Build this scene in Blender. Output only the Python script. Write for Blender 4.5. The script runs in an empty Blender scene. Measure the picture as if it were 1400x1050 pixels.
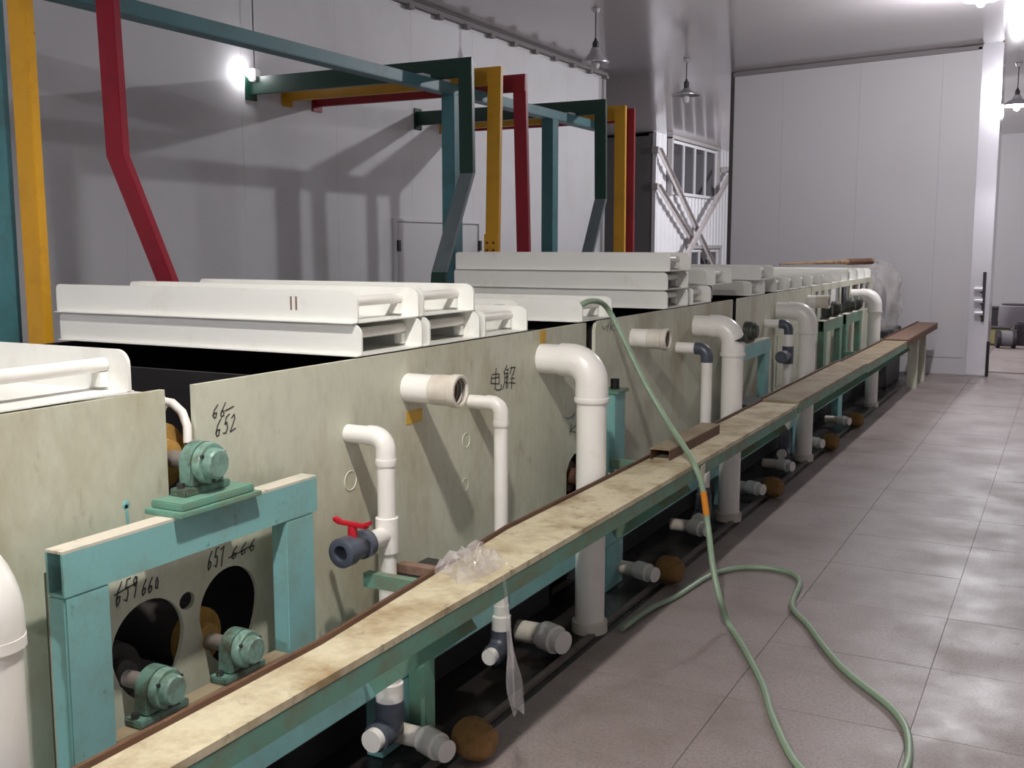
import bpy, bmesh, math, random
from mathutils import Vector, Matrix
random.seed(7)
R = math.radians
scn = bpy.context.scene
C = scn.collection

# ---------------------------------------------------------------- camera
FPX, CPX, CPY, VPX, VPY, HC = 1460.0, 700.0, 525.0, 1466.0, 336.0, 1.55
PITCH = math.atan((CPY - VPY) / FPX)
YAW = math.atan((VPX - CPX) / math.hypot(FPX, CPY - VPY))
cd = bpy.data.cameras.new('camera')
cd.sensor_width = 36.0
cd.lens = FPX / 1400.0 * 36.0
cd.clip_start = 0.02
cam = bpy.data.objects.new('camera', cd)
C.objects.link(cam)
cam.location = (0, 0, HC)
cam.rotation_euler = (math.pi / 2 - PITCH, 0, YAW)
scn.camera = cam

# ---------------------------------------------------------------- world + exposure
w = bpy.data.worlds.new('world')
scn.world = w
w.use_nodes = True
w.node_tree.nodes['Background'].inputs[0].default_value = (0.6, 0.62, 0.7, 1)
w.node_tree.nodes['Background'].inputs[1].default_value = 0.02
scn.view_settings.view_transform = 'Standard'
scn.view_settings.look = 'None'
scn.view_settings.gamma = 1.0
scn.view_settings.use_curve_mapping = False
scn.view_settings.exposure = 0.0
LAMP_NEAR, LAMP_MID, LAMP_FAR, FILL_REAR, LAMP_WALL, FILL_BACK = 215.0, 235.0, 170.0, 560.0, 0.7, 250.0
LAMP_COL = (0.97, 0.96, 1.0)
LAMP_WARM = (1.0, 0.955, 0.89)

# ---------------------------------------------------------------- pixel -> point helper (a pixel is a direction; a plane gives the distance)
_fw = Vector((-math.sin(YAW) * math.cos(PITCH), math.cos(YAW) * math.cos(PITCH), -math.sin(PITCH)))
_rt = Vector((math.cos(YAW), math.sin(YAW), 0))
_up = _rt.cross(_fw)
def P(px, py, x=None, y=None, z=None):
    d = _fw * FPX + _rt * (px - CPX) + _up * (CPY - py)
    if x is not None: t = x / d.x
    elif y is not None: t = y / d.y
    else: t = (z - HC) / d.z
    return Vector((0, 0, HC)) + d * t

# ---------------------------------------------------------------- materials
def lin(c):
    return tuple(((v / 255) / 12.92 if v / 255 <= 0.04045 else ((v / 255 + 0.055) / 1.055) ** 2.4) for v in c) + (1,)
MATS = {}
def mat(name, col, rough=0.5, metal=0.0, dirt=None, dirt_amt=0.5, dscale=3.0, dlo=0.5, dhi=0.75, fine=0.0, fscale=60, bump=0.0, bscale=40, spec=0.5,
        rough_var=0.0, trans=0.0, alpha=1.0, emit=None, estr=0.0, stretch=(1, 1, 1), dirt2=None, d2scale=14, d2lo=.6, d2hi=.7):
    m = bpy.data.materials.new(name)
    m.use_nodes = True
    nt = m.node_tree; N = nt.nodes; L = nt.links
    b = N['Principled BSDF']
    b.inputs['Roughness'].default_value = rough
    b.inputs['Metallic'].default_value = metal
    b.inputs['Specular IOR Level'].default_value = spec
    b.inputs['Transmission Weight'].default_value = trans
    b.inputs['Alpha'].default_value = alpha
    base = lin(col)
    b.inputs['Base Color'].default_value = base
    tc = N.new('ShaderNodeTexCoord'); mp = N.new('ShaderNodeMapping')
    geo = N.new('ShaderNodeNewGeometry')
    L.new(geo.outputs['Position'], mp.inputs['Vector'])
    mp.inputs['Scale'].default_value = stretch
    cur = None
    def noise(scale, detail=5, rgh=0.6):
        n = N.new('ShaderNodeTexNoise'); n.inputs['Scale'].default_value = scale
        n.inputs['Detail'].default_value = detail; n.inputs['Roughness'].default_value = rgh
        L.new(mp.outputs['Vector'], n.inputs['Vector']); return n
    def ramp(n, lo, hi, a, bb):
        r = N.new('ShaderNodeMapRange'); r.inputs['From Min'].default_value = lo; r.inputs['From Max'].default_value = hi
        r.inputs['To Min'].default_value = a; r.inputs['To Max'].default_value = bb
        L.new(n.outputs['Fac'], r.inputs['Value']); return r
    def mix(a, col2, fac):
        mx = N.new('ShaderNodeMix'); mx.data_type = 'RGBA'
        L.new(fac.outputs[0], mx.inputs['Factor'])
        if a is None: mx.inputs['A'].default_value = base
        else: L.new(a, mx.inputs['A'])
        mx.inputs['B'].default_value = col2
        return mx.outputs['Result']
    if fine:
        cur = mix(cur, tuple(v * 0.45 for v in base[:3]) + (1,), ramp(noise(fscale, 3, .7), .45, .75, 0, fine))
    if dirt:
        cur = mix(cur, lin(dirt), ramp(noise(dscale, 8, .65), dlo, dhi, 0, dirt_amt))
    if dirt2:
        cur = mix(cur, lin(dirt2), ramp(noise(d2scale, 6, .6), d2lo, d2hi, 0, .8))
    if cur is not None: L.new(cur, b.inputs['Base Color'])
    if rough_var:
        L.new(ramp(noise(2.2, 6, .65), .3, .7, max(0.02, rough - rough_var), min(1, rough + rough_var)).outputs[0], b.inputs['Roughness'])
    if bump:
        bp = N.new('ShaderNodeBump'); bp.inputs['Strength'].default_value = bump; bp.inputs['Distance'].default_value = 0.01
        L.new(noise(bscale, 4, .6).outputs['Fac'], bp.inputs['Height']); L.new(bp.outputs['Normal'], b.inputs['Normal'])
    if emit:
        b.inputs['Emission Color'].default_value = lin(emit); b.inputs['Emission Strength'].default_value = estr
    MATS[name] = m
    return m

mat('panel', (206, 207, 187), .5, dirt=(152, 134, 92), dirt_amt=.75, dscale=3.0, dlo=.49, dhi=.76, fine=.22, fscale=26, dirt2=(126, 108, 72), d2scale=11, d2lo=.64, d2hi=.78, stretch=(1, 1, .5))
mat('tray', (238, 238, 232), .38, dirt=(190, 176, 140), dirt_amt=.4, dscale=5, dlo=.55, dhi=.8)
mat('pvc', (240, 237, 231), .3, dirt=(205, 192, 175), dirt_amt=.3, dscale=9, dlo=.55, dhi=.8)
mat('pvc_old', (220, 214, 202), .45, dirt=(160, 140, 118), dirt_amt=.5, dscale=8, dlo=.45, dhi=.75)
mat('grey_pvc', (74, 80, 92), .35, dirt=(120, 120, 120), dirt_amt=.3, dscale=20)
mat('turquoise', (132, 186, 185), .45, dirt=(124, 116, 92), dirt_amt=.55, dscale=5, dlo=.5, dhi=.76, fine=.1, fscale=80, dirt2=(84, 76, 58), d2scale=22, d2lo=.66, d2hi=.76)
mat('turquoise_dirty', (104, 150, 132), .55, dirt=(122, 104, 70), dirt_amt=.8, dscale=8, dlo=.42, dhi=.7)
mat('turquoise_top', (214, 206, 190), .6, dirt=(120, 165, 155), dirt_amt=.7, dscale=6, dlo=.52, dhi=.7, dirt2=(130, 105, 70), d2scale=18)
mat('steel_blue', (74, 128, 136), .45, dirt=(64, 74, 66), dirt_amt=.6, dscale=6, dlo=.5, dhi=.75)
mat('green', (22, 60, 47), .4, dirt=(22, 44, 36), dirt_amt=.5, dscale=7)
mat('yellow', (214, 158, 34), .45, dirt=(160, 110, 20), dirt_amt=.5, dscale=5, dirt2=(110, 80, 20), d2scale=25, d2lo=.68, d2hi=.75)
mat('grey_blue', (112, 124, 128), .45, dirt=(80, 90, 92), dirt_amt=.5, dscale=8)
mat('red', (146, 24, 44), .42, dirt=(90, 14, 26), dirt_amt=.5, dscale=6)
mat('wall', (226, 225, 228), .62, fine=.04, fscale=3, dirt=(190, 186, 182), dirt_amt=.4, dscale=.8)
mat('partition', (194, 192, 194), .45, fine=.03, fscale=4, dirt=(196, 188, 184), dirt_amt=.4, dscale=.9)
mat('ceiling', (196, 190, 192), .13, fine=.05, fscale=3, spec=.6)
mat('seam', (170, 168, 170), .7)
mat('cornice', (128, 122, 122), .7)
mat('return_grey', (118, 116, 118), .6)  # darkness of the unlit return wall put into its colour
mat('seam_dark', (66, 62, 62), .7)
mat('floor_tile', (154, 142, 139), .46, fine=.85, fscale=95, dirt=(108, 94, 86), dirt_amt=.65, dscale=2.0, dlo=.46, dhi=.72, rough_var=.12, dirt2=(76, 62, 52), d2scale=7, d2lo=.68, d2hi=.76)
mat('floor_base', (112, 102, 99), .6, fine=.3, fscale=120)
mat('shaded_grime', (38, 35, 34), .35, dirt=(70, 58, 50), dirt_amt=.6, dscale=5, rough_var=.15)  # dirty concrete with the ledge's shadow put into its dark colour
mat('dark_steel', (46, 46, 48), .5, dirt=(72, 62, 56), dirt_amt=.5, dscale=5)
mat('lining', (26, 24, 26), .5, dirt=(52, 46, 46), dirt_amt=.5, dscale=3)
mat('rail', (120, 112, 106), .5, dirt=(70, 60, 54), dirt_amt=.6, dscale=12)
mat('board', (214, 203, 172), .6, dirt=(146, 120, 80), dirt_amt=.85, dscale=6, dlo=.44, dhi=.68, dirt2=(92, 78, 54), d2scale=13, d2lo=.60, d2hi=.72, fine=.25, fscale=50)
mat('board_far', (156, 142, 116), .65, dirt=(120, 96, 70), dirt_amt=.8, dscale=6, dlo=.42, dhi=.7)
mat('rust', (132, 106, 90), .75, dirt=(84, 58, 46), dirt_amt=.7, dscale=14, bump=.3)
mat('rust_dark', (96, 66, 48), .7, dirt=(60, 44, 34), dirt_amt=.7, dscale=12)
mat('bearing_dark', (60, 66, 58), .5, dirt=(40, 34, 30), dirt_amt=.7, dscale=20)
mat('bearing', (112, 150, 138), .45, dirt=(78, 68, 48), dirt_amt=.85, dscale=20, dlo=.42, dhi=.62, metal=.2)
mat('bearing_cap', (134, 172, 158), .35, dirt=(92, 92, 74), dirt_amt=.7, dscale=26, dlo=.45, dhi=.66, metal=.2)
mat('black', (18, 17, 18), .5)
mat('ink', (58, 55, 56), .7)
mat('scored', (222, 222, 206), .5)
mat('tape', (204, 164, 60), .5, dirt=(160, 120, 40), dirt_amt=.5, dscale=40)
mat('felt', (176, 136, 68), .9, dirt=(110, 84, 40), dirt_amt=.6, dscale=18, bump=.4)
mat('rubber', (58, 54, 52), .7)
mat('valve_red', (190, 30, 48), .35)
mat('hose', (140, 162, 136), .45, dirt=(110, 132, 104), dirt_amt=.5, dscale=20)
mat('orange_tape', (222, 140, 40), .5)
mat('foam', (134, 100, 56), .9, dirt=(84, 60, 34), dirt_amt=.8, dscale=26, bump=.8, bscale=60)
mat('alu', (196, 196, 200), .35, metal=.6, dirt=(150, 146, 146), dirt_amt=.5, dscale=12)
mat('wire', (44, 42, 44), .6)
mat('bulb_off', (206, 206, 208), .15)
mat('bulb_on', (255, 255, 255), .3, emit=(255, 252, 255), estr=40)
mat('pillar', (222, 220, 226), .16, metal=.35, fine=.04, fscale=6)
mat('corrugated', (222, 222, 226), .45)
mat('window_frame', (226, 226, 230), .4)
mat('window_frame_dark', (176, 172, 172), .5)
mat('glass_dark', (34, 34, 42), .08, spec=.7)
mat('brace', (186, 180, 180), .5, dirt=(110, 96, 90), dirt_amt=.5, dscale=9)
mat('wood', (150, 120, 88), .7, dirt=(84, 62, 44), dirt_amt=.8, dscale=7, dlo=.42, dhi=.62, stretch=(1, 4, 4))
mat('white_plastic', (232, 230, 228), .35)
mat('junk_grey', (120, 116, 122), .5); mat('junk_dark', (44, 40, 46), .5); mat('junk_yellow', (176, 168, 110), .6); mat('junk_green', (120, 142, 96), .6)
mat('door', (216, 215, 216), .42)

def film(name, col, op, rough=.2):
    m = bpy.data.materials.new(name); m.use_nodes = True
    nt = m.node_tree; N = nt.nodes; L = nt.links
    b = N['Principled BSDF']; b.inputs['Base Color'].default_value = lin(col); b.inputs['Roughness'].default_value = rough
    t = N.new('ShaderNodeBsdfTransparent'); mx = N.new('ShaderNodeMixShader')
    n = N.new('ShaderNodeTexNoise'); n.inputs['Scale'].default_value = 6; n.inputs['Detail'].default_value = 5
    g = N.new('ShaderNodeNewGeometry'); L.new(g.outputs['Position'], n.inputs['Vector'])
    r = N.new('ShaderNodeMapRange'); r.inputs['From Min'].default_value = .3; r.inputs['From Max'].default_value = .7
    r.inputs['To Min'].default_value = max(0, op - .15); r.inputs['To Max'].default_value = min(1, op + .15)
    L.new(n.outputs['Fac'], r.inputs['Value']); L.new(r.outputs[0], mx.inputs[0])
    L.new(t.outputs[0], mx.inputs[1]); L.new(b.outputs[0], mx.inputs[2])
    L.new(mx.outputs[0], N['Material Output'].inputs['Surface'])
    MATS[name] = m
film('wrap', (206, 202, 198), .38, .12)
film('bag', (224, 218, 218), .30, .04)

# ---------------------------------------------------------------- mesh builder
ORG = {}
class MB:
    def __init__(s): s.v = []; s.f = []
    def add(s, vs, fs):
        o = len(s.v); s.v += [tuple(v) for v in vs]; s.f += [tuple(i + o for i in f) for f in fs]; return s
    def box(s, x0, x1, y0, y1, z0, z1):
        x0, x1 = sorted((x0, x1)); y0, y1 = sorted((y0, y1)); z0, z1 = sorted((z0, z1))
        return s.add([(x0,y0,z0),(x1,y0,z0),(x1,y1,z0),(x0,y1,z0),(x0,y0,z1),(x1,y0,z1),(x1,y1,z1),(x0,y1,z1)],
                     [(0,3,2,1),(4,5,6,7),(0,1,5,4),(1,2,6,5),(2,3,7,6),(3,0,4,7)])
    def bar(s, a, b, wv, hv):
        """box along a->b, with half-extent vectors wv, hv"""
        a, b, wv, hv = map(Vector, (a, b, wv, hv))
        vs = [a-wv-hv, a+wv-hv, a+wv+hv, a-wv+hv, b-wv-hv, b+wv-hv, b+wv+hv, b-wv+hv]
        return s.add(vs, [(3,2,1,0),(4,5,6,7),(0,1,5,4),(1,2,6,5),(2,3,7,6),(3,0,4,7)])
    def lathe(s, a, d, prof, n=20, cap=True):
        """prof: list of (t along d, radius)"""
        a = Vector(a); d = Vector(d).normalized()
        u = d.orthogonal().normalized(); v = d.cross(u)
        vs = []; fs = []
        for t, r in prof:
            for k in range(n):
                an = 2 * math.pi * k / n
                vs.append(a + d * t + u * (r * math.cos(an)) + v * (r * math.sin(an)))
        for i in range(len(prof) - 1):
            for k in range(n):
                k2 = (k + 1) % n
                fs.append((i*n+k, i*n+k2, (i+1)*n+k2, (i+1)*n+k))
        if cap:
            fs.append(tuple(range(n - 1, -1, -1))); fs.append(tuple((len(prof)-1)*n + k for k in range(n)))
        return s.add(vs, fs)
    def cyl(s, a, b, r, r2=None, n=18):
        a = Vector(a); b = Vector(b)
        return s.lathe(a, b - a, [(0, r), ((b - a).length, r if r2 is None else r2)], n)
    def ring(s, a, d, l, ro, ri, n=20):
        """hollow sleeve starting at a along d with length l, closed at its back"""
        return s.lathe(a, d, [(0, ro), (l, ro), (l, ri), (l * .12, ri), (l * .12, ri * .02)], n, cap=True)
    def sweep(s, pts, r, n=10, radii=None):
        pts = [Vector(p) for p in pts]
        vs = []; fs = []; prev = None
        for i, p in enumerate(pts):
            t = (pts[min(i+1, len(pts)-1)] - pts[max(i-1, 0)]).normalized()
            if prev is None: u = t.orthogonal().normalized()
            else: u = (prev - t * prev.dot(t)).normalized()
            prev = u; v = t.cross(u); rr = radii[i] if radii else r
            for k in range(n):
                an = 2 * math.pi * k / n
                vs.append(p + u * (rr * math.cos(an)) + v * (rr * math.sin(an)))
        for i in range(len(pts) - 1):
            for k in range(n):
                k2 = (k + 1) % n
                fs.append((i*n+k, i*n+k2, (i+1)*n+k2, (i+1)*n+k))
        fs.append(tuple(range(n - 1, -1, -1))); fs.append(tuple((len(pts)-1)*n + k for k in range(n)))
        return s.add(vs, fs)
    def prism(s, poly, off):
        """poly: planar 3D outline (simple), off: extrusion vector"""
        n = len(poly); off = Vector(off)
        vs = [Vector(p) for p in poly] + [Vector(p) + off for p in poly]
        fs = [tuple(range(n - 1, -1, -1)), tuple(range(n, 2 * n))]
        for k in range(n): fs.append((k, (k+1) % n, n + (k+1) % n, n + k))
        return s.add(vs, fs)
    def grid(s, rows):
        m = len(rows[0]); vs = [p for r in rows for p in r]; fs = []
        for i in range(len(rows) - 1):
            for j in range(m - 1): fs.append((i*m+j, i*m+j+1, (i+1)*m+j+1, (i+1)*m+j))
        return s.add(vs, fs)
    def build(s, name, m, parent=None, bevel=0.0, sharp=35, origin=None):
        me = bpy.data.meshes.new(name)
        o = ORG[parent.name] if parent else (Vector(origin) if origin is not None else Vector((0, 0, 0)))
        me.from_pydata([tuple(Vector(v) - o) for v in s.v], [], s.f)
        bm = bmesh.new(); bm.from_mesh(me)
        bmesh.ops.recalc_face_normals(bm, faces=bm.faces)
        if bevel:
            es = [e for e in bm.edges if len(e.link_faces) == 2 and e.calc_face_angle() > R(50)]
            bmesh.ops.bevel(bm, geom=es, offset=bevel, segments=2, affect='EDGES', clamp_overlap=True)
        bm.to_mesh(me); bm.free()
        me.polygons.foreach_set('use_smooth', [True] * len(me.polygons))
        me.set_sharp_from_angle(angle=R(sharp))
        me.materials.append(MATS[m])
        ob = bpy.data.objects.new(name, me); C.objects.link(ob)
        if parent: ob.parent = parent
        else: ob.location = o
        ORG[ob.name] = o
        return ob

def plate(name, outer, holes, x0, th, m, parent=None, origin=None):
    """flat plate in the YZ plane, front face at x0, with real holes"""
    cu = bpy.data.curves.new(name, 'CURVE'); cu.dimensions = '2D'; cu.fill_mode = 'BOTH'; cu.extrude = th / 2
    for poly in [outer] + holes:
        sp = cu.splines.new('POLY'); sp.points.add(len(poly) - 1)
        for p, (a, b) in zip(sp.points, poly): p.co = (a, b, 0, 1)
        sp.use_cyclic_u = True
    tmp = bpy.data.objects.new('tmp', cu); C.objects.link(tmp)
    dg = bpy.context.evaluated_depsgraph_get()
    me = bpy.data.meshes.new_from_object(tmp.evaluated_get(dg))
    C.objects.unlink(tmp); bpy.data.objects.remove(tmp)
    mb = MB()
    mb.v = [(x0 - th / 2 + v.co.z, v.co.x, v.co.y) for v in me.vertices]
    mb.f = [tuple(p.vertices) for p in me.polygons]
    bpy.data.meshes.remove(me)
    # weld curve-fill duplicates
    ob = mb.build(name, m, parent, origin=origin)
    bm = bmesh.new(); bm.from_mesh(ob.data); bmesh.ops.remove_doubles(bm, verts=bm.verts, dist=1e-5)
    bmesh.ops.recalc_face_normals(bm, faces=bm.faces); bm.to_mesh(ob.data); bm.free()
    ob.data.set_sharp_from_angle(angle=R(30))
    return ob

def tag(o, label, cat, group=None, kind=None):
    o['label'] = label; o['category'] = cat
    if group: o['group'] = group
    if kind: o['kind'] = kind
    return o
def struct(o): o['kind'] = 'structure'; return o
def thing(name, loc, label, cat, group=None):
    e = bpy.data.objects.new(name, None); C.objects.link(e); e.location = loc; e.empty_display_size = .1
    ORG[e.name] = Vector(loc)
    return tag(e, label, cat, group)
def copy_tree(o, parent=None, off=(0, 0, 0), label=None, group=None):
    c = o.copy(); C.objects.link(c)
    if parent is None:
        c.location = Vector(o.location) + Vector(off)
        ORG[c.name] = ORG[o.name] + Vector(off)
    else:
        c.parent = parent
    if label: c['label'] = label
    if group: c['group'] = group
    for ch in list(o.children): copy_tree(ch, c)
    return c

# ================================================================ THE SETTING
XW = -5.35                 # left wall face
YP = 13.9                  # partition face
def ceil_z(x): return 3.72 + (x + 5.35) * 0.036
fl = struct(MB().box(-9.3, 5, -4, 27, -.12, -.012).build('floor', 'floor_base'))
fl_shaded = MB().box(-5.3, -1.572, .0, 13.85, -.012, -.002).build('shaded_concrete', 'shaded_grime', fl)  # shade under the ledge painted dark over dirty concrete
tile_me = None
GX0, GY0, TS = -1.571, 3.47 - .6 * 4, .6
for i in range(7):
    for j in range(22):
        x, y = GX0 + i * TS, GY0 + j * TS
        if tile_me is None:
            t = MB().box(.0008, TS - .0008, .0008, TS - .0008, -.012, 0).build('floor_tile', 'floor_tile', fl, bevel=.001); tile_me = t.data
        else:
            t = bpy.data.objects.new('floor_tile', tile_me); C.objects.link(t); t.parent = fl
        t.location = (x, y, random.uniform(-.0008, 0.0))
MB().box(-.96, 5, YP + .55, 27, -.012, -.001).build('screed', 'floor_tile', fl)
# ceiling
mb = MB(); a = [(-5.5, ceil_z(-5.5)), (5, ceil_z(5))]
mb.prism([(-9.3, -4, ceil_z(-9.3)), (5, -4, ceil_z(5)), (5, -4, ceil_z(5) + .1), (-9.3, -4, ceil_z(-9.3) + .1)], (0, 31, 0))
struct(mb.build('ceiling', 'ceiling'))
# left wall: backing + sandwich panels
wl = struct(MB().box(XW - .12, XW - .03, -4, 12.8, 0, 3.71).build('wall_left', 'seam'))
yy = -4.0; k = 0; wp = None
while yy < 12.75:
    y1 = min(yy + 1.12, 12.8)
    MB().box(XW - .03, XW, yy + .0006, y1 - .0006, 0, 3.71).build('wall_panel', 'wall', wl, bevel=.0008)
    yy = y1
XC = -7.0; YC = 19.2     # corrugated outer wall far behind, and the grey return wall beside it
struct(MB().box(-9.2, XC - .02, YC, YC + .1, 0, ceil_z(-9.2)).build('wall_return', 'return_grey'))
struct(MB().box(XC - .03, XC + .04, YC - .02, YC + .03, 0, ceil_z(XC) - .01).build('trim_1', 'window_frame'))
struct(MB().box(-9.3, -9.2, -4, 25, 0, ceil_z(-9.3)).build('wall_outer', 'return_grey'))
tr = MB().box(XW, XW + .05, -4, 12.8, 3.655, 3.70)
for i in range(34): tr.box(XW + .02, XW + .075, -3.8 + i * .5, -3.72 + i * .5, 3.62, 3.66)
struct(tr.build('trim_2', 'cornice'))
struct(MB().box(XW, XW + .03, 12.72, 12.79, 0, 3.65).build('trim_3', 'seam'))
# door in the left wall
dr = struct(MB().box(XW, XW + .022, 8.05, 9.49, 0.0, 1.755).build('door_1', 'door', bevel=.004))
MB().box(XW, XW + .03, 8.0, 8.035, 0, 1.79).box(XW, XW + .03, 9.505, 9.54, 0, 1.79).box(XW, XW + .03, 8.035, 9.505, 1.765, 1.79).build('door_frame', 'wall', dr)
for y in (8.03, 9.51):
    MB().box(XW + .028, XW + .05, y - .018, y + .018, 1.50, 1.60).build('hinge', 'black', dr)
# right, near and rear walls (outside the frame, they close the hall)
struct(MB().box(4.6, 4.7, -4, 27, 0, 4.12).build('wall_right', 'wall'))
struct(MB().box(-5.5, 4.7, -4.1, -4, 0, 4.1).build('wall_near', 'wall'))
struct(MB().box(-9.2, 4.7, 25, 25.1, 0, 4.1).build('wall_back', 'partition'))
# partition at the far end
pf = struct(MB().box(-4.0, -1.06, YP + .03, YP + .12, 0, 3.86).build('wall_far', 'seam'))
nx = [-4.0, -3.36, -2.42, -1.48, -1.06]
for a_, b_ in zip(nx, nx[1:]):
    mbp = MB()
    mbp.prism([(a_ + .0006, YP, .205), (b_ - .0006, YP, .205), (b_ - .0006, YP, ceil_z(b_) - .01), (a_ + .0006, YP, ceil_z(a_) - .01)], (0, .03, 0))
    mbp.build('wall_panel', 'partition', pf, bevel=.0008)
struct(MB().box(-4.0, -1.06, YP - .008, YP + .03, 0, .2).build('baseboard_far', 'partition', bevel=.003))
t4 = MB(); t4.prism([(-4.0, YP - .03, ceil_z(-4) - .06), (-1.06, YP - .03, ceil_z(-1.06) - .06), (-1.06, YP - .03, ceil_z(-1.06) - .012), (-4.0, YP - .03, ceil_z(-4) - .012)], (0, .03, 0))
struct(t4.build('trim_4', 'cornice'))
struct(MB().box(-4.035, -3.99, YP - .02, YP + .12, 0, 3.78).build('trim_5', 'seam_dark'))
struct(MB().box(-1.1, -1.05, YP - .03, YP, 0, 3.84).build('trim_6', 'partition'))
# pillar at the free end of the partition
pl = struct(MB().box(-1.05, -.83, YP - .06, YP + .5, 0, 3.88).build('wall_pillar', 'pillar', bevel=.012))
MB().box(-.835, -.80, YP - .07, YP - .04, 0, .42).build('edge_guard', 'black', pl)
# corrugated outer wall beyond the partition
mbc = MB(); rows = [[], []]; y = YC + .03; s_ = 0
while y < 25:
    for dy, dx in ((0, 0), (.16, 0), (.18, .022), (.20, .022)):
        for r_, z in ((rows[0], 0), (rows[1], ceil_z(XC))): r_.append((XC - .02 + dx, y + dy, z))
    y += .22
mbc.grid(rows)
mbc.box(XC - .15, XC - .04, YC + .1, 25, 0, ceil_z(XC) - .02)
struct(mbc.build('wall_corrugated', 'corrugated', sharp=20))
def window(name, y0, y1, z0, z1, nm, hood=False):
    x = XC + .004
    o = struct(MB().box(x, x + .012, y0, y1, z0, z1).build(name, 'glass_dark'))
    f = MB()
    f.box(x, x + .05, y0 - .05, y1 + .05, z1, z1 + .055).box(x, x + .05, y0 - .05, y1 + .05, z0 - .055, z0)
    f.box(x, x + .05, y0 - .05, y0, z0, z1).box(x, x + .05, y1, y1 + .05, z0, z1)
    f.build('window_frame', 'window_frame', o)
    for i in range(1, nm):
        yc = y0 + (y1 - y0) * i / nm
        MB().box(x + .012, x + .045, yc - .025, yc + .025, z0, z1).build('mullion', 'window_frame', o)
    if hood:
        MB().box(x, x + .09, y1 + .06, y1 + .16, z0 - .1, z1 + .1).box(x, x + .1, y0 - .15, y1 + .16, z1 + .07, z1 + .14).box(x, x + .09, y0 - .15, y0 - .06, z0 - .1, z1 + .1).build('surround', 'window_frame_dark', o)
    return o
window('window_1', 20.07, 22.95, 2.60, 3.52, 4, True)
window('window_2', 21.3, 23.2, .78, 1.42, 3, True)

# ================================================================ LAMPS
def pendant(loc, label, lit, power=0, r=.15, disc=False, deep=False, col=None, short=False, group='pendant lamps under the ceiling'):
    x, y, z = loc
    e = thing('pendant_lamp', (x, y, z), label, 'lamp', group)
    zc = ceil_z(x)
    if short:
        MB().lathe((x, y, z + .13), (0, 0, 1), [(0, .03), (zc - z - .135, .045)], 14).build('lamp_holder', 'wire', e)
    else:
        MB().cyl((x, y, z + .22), (x, y, zc - .003), .006, n=8).build('cable', 'wire', e)
        MB().lathe((x, y, zc - .04), (0, 0, 1), [(0, .03), (.036, .045)], 14).build('ceiling_rose', 'alu', e)
        MB().lathe((x, y, z + .13), (0, 0, 1), [(0, .03), (.07, .03), (.09, .014), (.11, .01)], 14).build('lamp_holder', 'wire', e)
    if disc: prof = [(.13, .03), (.10, .06), (.055, r), (.045, r), (.085, .06), (.115, .028)]
    elif deep: prof = [(.15, .04), (.11, .10), (-.02, .20), (-.16, .235), (-.16, .228), (-.02, .193), (.10, .09), (.14, .03)]
    else: prof = [(.15, .04), (.10, .06), (.02, r), (.012, r), (.095, .05), (.14, .03)]
    MB().lathe((x, y, z), (0, 0, 1), prof, 28, cap=False).build('lamp_shade', 'alu', e)
    MB().lathe((x, y, z - .05), (0, 0, 1), [(0, .008), (.012, .03), (.04, .042), (.08, .04), (.13, .022), (.15, .018)], 18).build('bulb', 'bulb_on' if lit else 'bulb_off', e)
    if lit:
        ld = bpy.data.lights.new('bulb_light', 'POINT'); ld.energy = power; ld.color = col or LAMP_COL; ld.shadow_soft_size = .05
        lo = bpy.data.objects.new('bulb_light', ld); C.objects.link(lo); lo.parent = e; lo.location = (0, 0, -.085 if deep else -.075)
    return e
pendant((-.9, 1.45, 3.2), 'lit pendant lamp over the aisle beside the near turquoise frame', True, LAMP_NEAR, deep=True, col=LAMP_WARM)
pendant(P(1341, 2, z=3.70), 'lit pendant lamp glaring in the aisle before the white partition', True, LAMP_MID, short=True)
pendant((-.8, -2.8, 3.4), 'added unseen fill lamp over the start of the aisle', True, FILL_BACK)  # unseen lamp added behind the camera to brighten the near faces
pendant(P(1390, 146, y=15.6), 'lit pendant lamp in the back room beyond the shiny pillar', True, LAMP_FAR, r=.2)
pendant((-3.2, 19.5, 3.4), 'added unseen fill lamp in the back room behind the partition', True, FILL_REAR, r=.2)  # unseen lamp added to brighten the corrugated wall
pendant(P(814, 88, y=9.6), 'unlit pendant lamp with conical shade hanging behind the coloured arms', False, r=.13)
pendant(P(938, 136, y=12.6), 'unlit pendant lamp with flat disc shade left of the partition', False, r=.17, disc=True)
# small work lamp by the wall
q = P(348, 106, x=-5.29)
e = thing('work_lamp', q, 'small lit white work lamp hung on a wire by the left wall', 'lamp')
MB().cyl((q.x, q.y, q.z + .06), (q.x, q.y, ceil_z(q.x) - .003), .004, n=8).build('cable', 'wire', e)
MB().box(q.x - .03, q.x + .03, q.y - .035, q.y + .035, q.z - .03, q.z + .06).build('lamp_box', 'white_plastic', e, bevel=.008)
MB().lathe((q.x, q.y - .036, q.z + .02), (0, -1, 0), [(0, .02), (.02, .03), (.04, .02), (.045, .003)], 14).build('bulb', 'bulb_on', e)
ld = bpy.data.lights.new('bulb_light', 'POINT'); ld.energy = LAMP_WALL; ld.color = LAMP_COL; ld.shadow_soft_size = .02
lo = bpy.data.objects.new('bulb_light', ld); C.objects.link(lo); lo.parent = e; lo.location = (.01, -.10, .03)

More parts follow.
